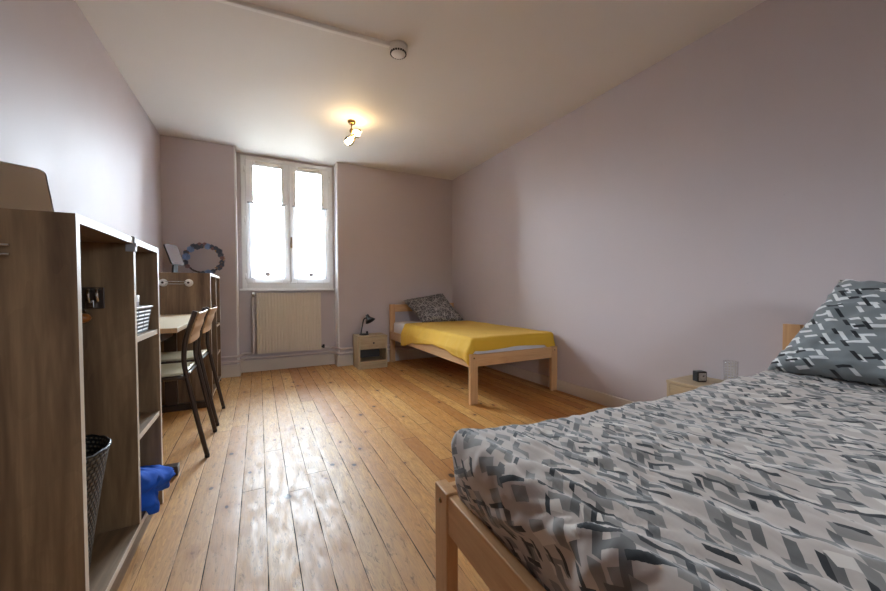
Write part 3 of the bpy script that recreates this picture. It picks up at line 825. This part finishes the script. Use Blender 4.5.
# ------------------------------------------------------------------ nightstands
def make_nightstand(label, loc, rz):
    t = thing('nightstand', label, 'nightstand', loc, rz)
    w, d, hh, th = .355, .29, .400, .018
    box(0, th, .0, d, 0, hh-th).build('side_panel', beech_s, t, bevel=.001)
    box(w-th, w, .0, d, 0, hh-th).build('side_panel', beech_s, t, bevel=.001)
    box(-.002, w+.002, -.004, d, hh-th, hh).build('top', nsoak, t, bevel=.002)
    box(th, w-th, .006, d, .078, .092).build('shelf', nsoak, t)
    box(th, w-th, .004, .018, 0, .078).build('plinth', nsoak, t)
    box(th, w-th, .006, d-.01, .238, .252).build('divider_shelf', nsoak, t)
    box(th, w-th, d-.012, d-.004, .092, .238).build('back_panel', niche, t)
    dr = box(th+.002, w-th-.002, -.001, .016, .254, hh-th-.003).build('drawer', nsoak, t, bevel=.002)
    MB().lathe([(.005, 0), (.005, .01), (.010, .016), (.010, .022), (.001, .024)], 18, (w/2, -.001, .315), (0, -1, 0), cap0=False).build('knob', black_pl, dr)
    return t
beech_s = wood_board('pale oak veneer upright', srgb(170, 148, 116), srgb(188, 168, 134), srgb(204, 186, 154), 'Z', 1.5, .5, .05)
ns1 = make_nightstand('pale oak nightstand with black knob beside the far bed, under the lamp', (1.052, 4.237, 0), 0)
ns2 = copy_tree(ns1); ns2.location = (2.203, 1.300, 0); ns2.rotation_euler = (0, 0, -pi/2)
ns2['label'] = 'pale oak nightstand against the right wall, under clock and glass'

# desk lamp
dl = thing('desk_lamp', 'black gooseneck desk lamp on the nightstand by the far bed', 'lamp', (1.155, 4.385, .400))
MB().lathe([(.058, 0), (.058, .008), (.050, .016), (.002, .018)], 32).build('lamp_base', black_pl, dl)
MB().lathe([(.014, 0), (.014, .02), (.010, .034), (.002, .036)], 16, (.036, -.012, .012)).build('switch', black_pl, dl)
MB().tube(rcurve([(-.038, 0, .012), (-.032, 0, .05), (-.016, 0, .13), (-.004, 0, .185), (.016, -.002, .206), (.042, -.006, .206)], 6), .008, 10).build('gooseneck', black_pl, dl)
hd = Vector((.36, -.45, -.82)).normalized()
sh = MB().lathe([(.012, -.045), (.020, -.040), (.024, -.012), (.028, .0), (.050, .030), (.066, .052), (.063, .052), (.046, .030), (.022, .004), (.002, .0)], 30, (.056, -.010, .212), hd, cap0=True, cap1=True)
sh.build('lamp_shade', black_pl, dl)

# clock + tumbler on the second nightstand
ck = thing('alarm_clock', 'small black cube alarm clock on the nightstand by the right wall', 'clock', (2.335, 1.185, .400), radians(-118+90+3))
box(-.029, .029, -.022, .022, 0, .062).build('clock_body', black_pl, ck, bevel=.005)
fc = box(-.022, .022, -.0235, -.022, .009, .053).build('clock_face', clockface, ck)
for an, L in ((60, .016), (25, .012)):
    a = radians(an); MB().obox((sin(a)*L/2, -.0245, .031+cos(a)*L/2), (sin(a), 0, cos(a)), (0, 1, 0), (cos(a), 0, -sin(a)), L/2, .0005, .0011).build('clock_hand', black_pl, fc)
tk = MB()
for k in range(12):
    a = 2*pi*k/12; tk.obox((sin(a)*.0185, -.0238, .031+cos(a)*.0185), (sin(a), 0, cos(a)), (0, 1, 0), (cos(a), 0, -sin(a)), .002, .0004, .0006)
tk.build('hour_mark', black_pl, fc)
gl = thing('drinking_glass', 'clear patterned drinking glass on the nightstand by the right wall', 'glass', (2.375, 1.045, .400))
MB().lathe([(.030, 0), (.031, .006), (.034, .06), (.036, .142), (.0335, .142), (.0315, .06), (.028, .010), (.002, .009)], 36, cap1=True).build('tumbler', tumbler, gl)

# ------------------------------------------------------------------ beds
def make_bed(label, loc, rz):
    """local: foot at y=0, head at y=2.06, width .965 along x"""
    t = thing('bed_frame', label, 'bed', loc, rz)
    W, L = .965, 2.055
    lw, lt = .072, .034
    for x in (0, W-lw):
        lg = box(x, x+lw, 0, lt, 0, .418).build('leg', beech, t, bevel=.003)
        for z in (.385,):
            MB().lathe([(.007, 0), (.006, .003), (.002, .004)], 12, (x+lw/2, 0, z), (0, -1, 0)).build('bolt_head', brass, lg)
        box(x, x+lw, L-lt, L, 0, .766).build('headboard_post', beech, t, bevel=.003)
    box(lw, W-lw, .004, lt-.004, .312, .413).build('foot_rail', beechx, t, bevel=.003)
    for x in (0.004, W-.026):
        box(x, x+.022, lt, L-lt, .305, .408).build('side_rail', beechy, t, bevel=.003)
    box(lw, W-lw, L-lt+.004, L-.004, .665, .762).build('headboard_rail', beechx, t, bevel=.003)
    box(lw, W-lw, L-lt+.004, L-.004, .305, .405).build('headboard_rail', beechx, t, bevel=.003)
    for k in range(14):
        y = .10+k*(L-.22)/13
        box(.026, W-.026, y-.035, y+.035, .322, .338).build('slat', beechx, t)
    return t
b1 = make_bed('light beech single bed frame in the far right corner with yellow blanket', (1.540, 2.497, 0), 0)
b2_ = copy_tree(b1); b2_.location = (.428, .884, 0); b2_.rotation_euler = (0, 0, -pi/2-radians(1))
b2_['label'] = 'light beech bed frame in the right foreground under the patterned duvet'

def mattress(label, x0, x1, y0, y1, z0, z1):
    o = box(x0, x1, y0, y1, z0, z1).build('mattress', sheet, None, bevel=.03, segs=4)
    for p in o.data.polygons: p.use_smooth = True
    return tag(o, label, 'mattress')
mattress('white sheeted mattress showing under the yellow blanket on the far bed', 1.578, 2.472, 2.536, 4.505, .339, .533)
mt2 = mattress('mattress under the patterned duvet on the foreground bed', .50, 2.425, -.035, .835, .339, .50)

def turn(o, deg=-1, c=(.428, .884)):
    a = radians(deg); o.rotation_euler = (0, 0, a)
    o.location = (c[0]-cos(a)*c[0]+sin(a)*c[1], c[1]-sin(a)*c[0]-cos(a)*c[1], 0)
def drape(rect, zt, over, out_fn, bump_fn, nu, nv, R=.035, uvk=1.0):
    """cloth over a box top. rect=(x0,x1,y0,y1); over(side, s) overflow length; sides l r f b"""
    x0, x1, y0, y1 = rect
    def fn(a, b2):
        # a runs along x, b along y ; overflow bands take 12% on each side
        def band(t, lo, hi, ol, oh):
            e = .14 if ol > 0 else 0; g = .14 if oh > 0 else 0
            if e and t < e: return lo, -(1-t/e)*ol
            if g and t > 1-g: return hi, (t-(1-g))/g*oh
            return lo+(hi-lo)*(t-e)/(1-e-g), 0
        yb, oy = band(b2, y0, y1, 1, 1) if False else (None, None)
        s = max(0, min(1, (b2-.14*(over('f', 0) > 0))/(1-.14*(over('f', 0) > 0)-.14*(over('b', 0) > 0))))
        r = max(0, min(1, (a-.14*(over('l', 0) > 0))/(1-.14*(over('l', 0) > 0)-.14*(over('r', 0) > 0))))
        xb, ox = band(a, x0, x1, over('l', s), over('r', s))
        yb, oy = band(b2, y0, y1, over('f', r), over('b', r))
        q = hypot(ox, oy)
        if q < 1e-9: p = Vector((xb, yb, zt)); nrm = Vector((0, 0, 1))
        else:
            dx, dy = ox/q, oy/q
            mx = max(abs(ox)/(over('l' if ox < 0 else 'r', s) or 1), abs(oy)/(over('f' if oy < 0 else 'b', r) or 1)) if False else 0
            th = min(q/R, pi/2); o = R*sin(th); dz = R*(1-cos(th))
            ex = max(0, q-R*pi/2); dz += ex
            o += out_fn(dx, dy, ex)
            p = Vector((xb+dx*o, yb+dy*o, zt-dz)); nrm = Vector((dx*sin(th), dy*sin(th), cos(th)))
        return p, nrm, xb+ox, yb+oy, q
    mb = MB()
    def f3(a, b2):
        p, nrm, u, v, q = fn(a, b2)
        return p+nrm*bump_fn(u, v, q, p)
    def fu(a, b2):
        p, nrm, u, v, q = fn(a, b2); return (u*uvk, v*uvk)
    mb.grid(f3, nu, nv, fu); return mb

turn(mt2)
def ridge2(x, y, z):
    n = noise.noise(Vector((x, y, z))); return 1-abs(n)*2
# yellow blanket
def ov1(side, s):
    if side == 'f': return .105+.012*sin(7*s+1)+.012*sin(s*pi)+(.075*max(0, s-.88)/.12)
    if side == 'r': return .10 if s < .1 else .06
    if side == 'b': return 0
    y = 2.56+s*(4.085-2.56)
    z = interp([(2.56, .352), (2.60, .362), (2.72, .378), (2.91, .400), (3.10, .418), (3.36, .404), (3.55, .372), (3.70, .372), (3.85, .33), (3.98, .305), (4.10, .285)], y)
    return (.543-z)+.022+.006*sin(y*21)
def out1(dx, dy, ex):
    k = min(1, ex/.08)
    if dx > .3: return .012*k
    if dx < 0: return (.034*(-dx)*k+.006*k)
    return .006*k
def bump1(u, v, q, p):
    edge_ = min(1, q/.06)
    n = .0035*fbm(u*5, v*5, .3)+.007*edge_*(ridge2(v*9, u*2, 3.3)-.5)*(1 if u < 1.62 else .3)
    n += .0035*edge_*sin(u*27)*(1 if v < 2.58 else 0)
    return .006+max(-.004, n)
bl = drape((1.604, 2.468, 2.562, 4.085), .5385, ov1, out1, bump1, 110, 150, .028).build('blanket', yellow, None, solid=.005)
tag(bl, 'mustard yellow blanket spread over the far bed', 'blanket')

# duvet on the foreground bed
def ov2(side, s): return {'l': .205, 'b': .16, 'f': .16, 'r': 0}[side]
def out2(dx, dy, ex):
    return -.030*(ex/.12)**1.2 if ex > 0 else 0
def bump2(u, v, q, p):
    # broad puffs
    n = .010*fbm(u*2.1+3, v*2.4, .7, 2)
    # long soft creases running roughly across the bed
    wu = u+.12*noise.noise(Vector((u*2, v*2, 5))); wv = v+.12*noise.noise(Vector((u*2, v*2, 9)))
    k = .35+.65*max(0, min(1, .5+1.3*noise.noise(Vector((u*1.3+8, v*1.3, 2)))))
    cc, ll = wu*.94+wv*.34, -.34*wu+.94*wv
    n += .026*k*(ridge2(cc*7.5, ll*2.2, 1.1)-.55)
    n += .011*k*(ridge2(cc*15, ll*6, 4.1)-.55)
    n += .004*(ridge2(wu*30+wv*9, wu*9-wv*22, 6.1)-.5)
    n += .006*noise.noise(Vector((u*9, v*11, 3)))
    n += .0018*noise.noise(Vector((u*30, v*34, 7)))
    n *= (.55+.45*max(0, min(1, (.76-v)/.12)))*(.25+.75*max(0, min(1, hypot(u-.46, v-.78)/.22)))
    if q > .05: n *= .8
    return n
dm = drape((.460, 2.430, -.06, .782), .558, ov2, out2, bump2, 330, 190, .028, 1.38)
# corner at the foot stands a little higher, surface dips toward the head
for v in dm.bm.verts:
    x, y, z = v.co
    if z > .5:
        w = (z-.5)/.072
        v.co.z += w*(.036*math.exp(-((x-.45)/.16)**2)+.010*max(0, x-1.1))
dv = dm.build('duvet', duvet_m, None, solid=.006)
turn(dv)
tag(dv, 'rumpled duvet printed with grey and black angular bars on the foreground bed', 'duvet')

# pillows
def pillow(name, label, corners, thick, mat, uvs, seed, wr_=.008, pin=.06, side=None):
    BL, BR, TR, TL = [Vector(c) for c in corners]
    nrm = (BR-BL).cross(TL-BL).normalized()
    if side is not None and nrm.dot(Vector(side)) < 0: nrm = -nrm
    mb = MB()
    def surf(sg):
        def fn(a, b2):
            # edges bow inwards between the corners
            u = 2*a-1; v = 2*b2-1
            ka = 1-pin*(1-v*v)*abs(u)**3*1.0; kb = 1-pin*(1-u*u)*abs(v)**3
            uu = (u*kb if False else u*(1-pin*(1-abs(v)**2)*abs(u)**2)); vv = v*(1-pin*(1-abs(u)**2)*abs(v)**2)
            aa, bb_ = (uu+1)/2, (vv+1)/2
            p = BL*(1-aa)*(1-bb_)+BR*aa*(1-bb_)+TR*aa*bb_+TL*(1-aa)*bb_
            prof = ((1-u**4)*(1-v**4))**.45
            n = fbm(u*2.2+seed, v*2.2, sg*3.0, 3)*.5+ridge2(u*3+seed, v*3, sg*2.0)*.5-.3
            n += .9*(ridge2(u*7+v*2+seed, v*7, 3.3)-.5)*(abs(u)**3+abs(v)**3)*.8
            return p+nrm*sg*(prof*thick/2)+nrm*wr_*n*(prof**.4 if prof > 0 else 0)+Vector((0, 0, 0))
        return fn
    fnf = surf(1); fnb = surf(-1)
    mb.grid(fnf, 60, 50, lambda a, b2: (a*uvs[0], b2*uvs[1]))
    mb.grid(lambda a, b2: fnb(a, b2), 60, 50, lambda a, b2: (a*uvs[0]+2, b2*uvs[1]))
    bmesh.ops.remove_doubles(mb.bm, verts=mb.bm.verts, dist=.0008)
    o = mb.build(name, mat); return o
p1 = pillow('pillow', '', [(2.075, .775, .578), (2.10, .06, .575), (2.34, .0, .90), (2.275, .598, .988)], .21, pillow_m, (.60, .43), 2.0, .030, .05, side=(-1, 0, .4))
tag(p1, 'large grey pillow printed with white and black bars on the foreground bed', 'pillow')
p2 = pillow('pillow', '', [(1.815, 4.11, .556), (2.360, 3.98, .560), (2.290, 4.45, .905), (1.690, 4.435, .815)], .13, far_pillow_m, (.62, .5), 6.0, .012, .07, side=(0, -1, .5))
tag(p2, 'charcoal pillow with fine white line print against the far headboard', 'pillow')

# ------------------------------------------------------------------ light
SKY = 42
w = bpy.data.worlds.new('sky'); S.world = w; w.use_nodes = True
wn = w.node_tree; bg = wn.nodes['Background']
tc_ = N(wn, 'ShaderNodeTexCoord'); sx = SEP(wn, tc_.outputs['Generated'])
wn.links.new(MIX(wn, MR(wn, sx[2], -.05, .22, 0, 1, True), (.055, .054, .05), (.78, .885, 1.0)), bg.inputs[0])
bg.inputs[1].default_value = SKY
pl = bpy.data.lights.new('window_portal', 'AREA'); pl.shape = 'RECTANGLE'; pl.size = WX1-WX0; pl.size_y = WZ1-WZ0; pl.cycles.is_portal = True
po = bpy.data.objects.new('window_portal', pl); C.objects.link(po); po.location = ((WX0+WX1)/2, 5.0, (WZ0+WZ1)/2); po.rotation_euler = (radians(-90), 0, 0)

pl2 = bpy.data.lights.new('window_portal', 'AREA'); pl2.shape = 'RECTANGLE'; pl2.size = F1-F0; pl2.size_y = G1-G0; pl2.cycles.is_portal = True  # sky portal of the added rear fill window
po2 = bpy.data.objects.new('window_portal', pl2); C.objects.link(po2); po2.location = ((F0+F1)/2, YF-.2, (G0+G1)/2); po2.rotation_euler = (radians(90), 0, 0)

# ------------------------------------------------------------------ camera
yaw, pit, rol, f = radians(27.2825), radians(-1.2793), radians(-.23934), 357.13
Fv = Vector((sin(yaw)*cos(pit), cos(yaw)*cos(pit), sin(pit)))
Rv = Vector((cos(yaw), -sin(yaw), 0)); Uv = Rv.cross(Fv)
R2 = Rv*cos(rol)+Uv*sin(rol); U2 = -Rv*sin(rol)+Uv*cos(rol)
cd = bpy.data.cameras.new('camera'); co = bpy.data.objects.new('camera', cd); C.objects.link(co)
mw = Matrix((R2, U2, -Fv)).transposed().to_4x4(); mw.translation = (0, 0, .95); co.matrix_world = mw
cd.sensor_fit = 'HORIZONTAL'; cd.sensor_width = 36; cd.lens = f/886*36; cd.shift_y = (298.23-295.5)/886; cd.clip_start = .01
S.camera = co
S.view_settings.view_transform = 'Standard'; S.view_settings.look = 'None'; S.view_settings.gamma = 1; S.view_settings.use_curve_mapping = False
S.view_settings.exposure = 1.6
S.cycles.max_bounces = 12; S.cycles.diffuse_bounces = 8; S.cycles.transparent_max_bounces = 12
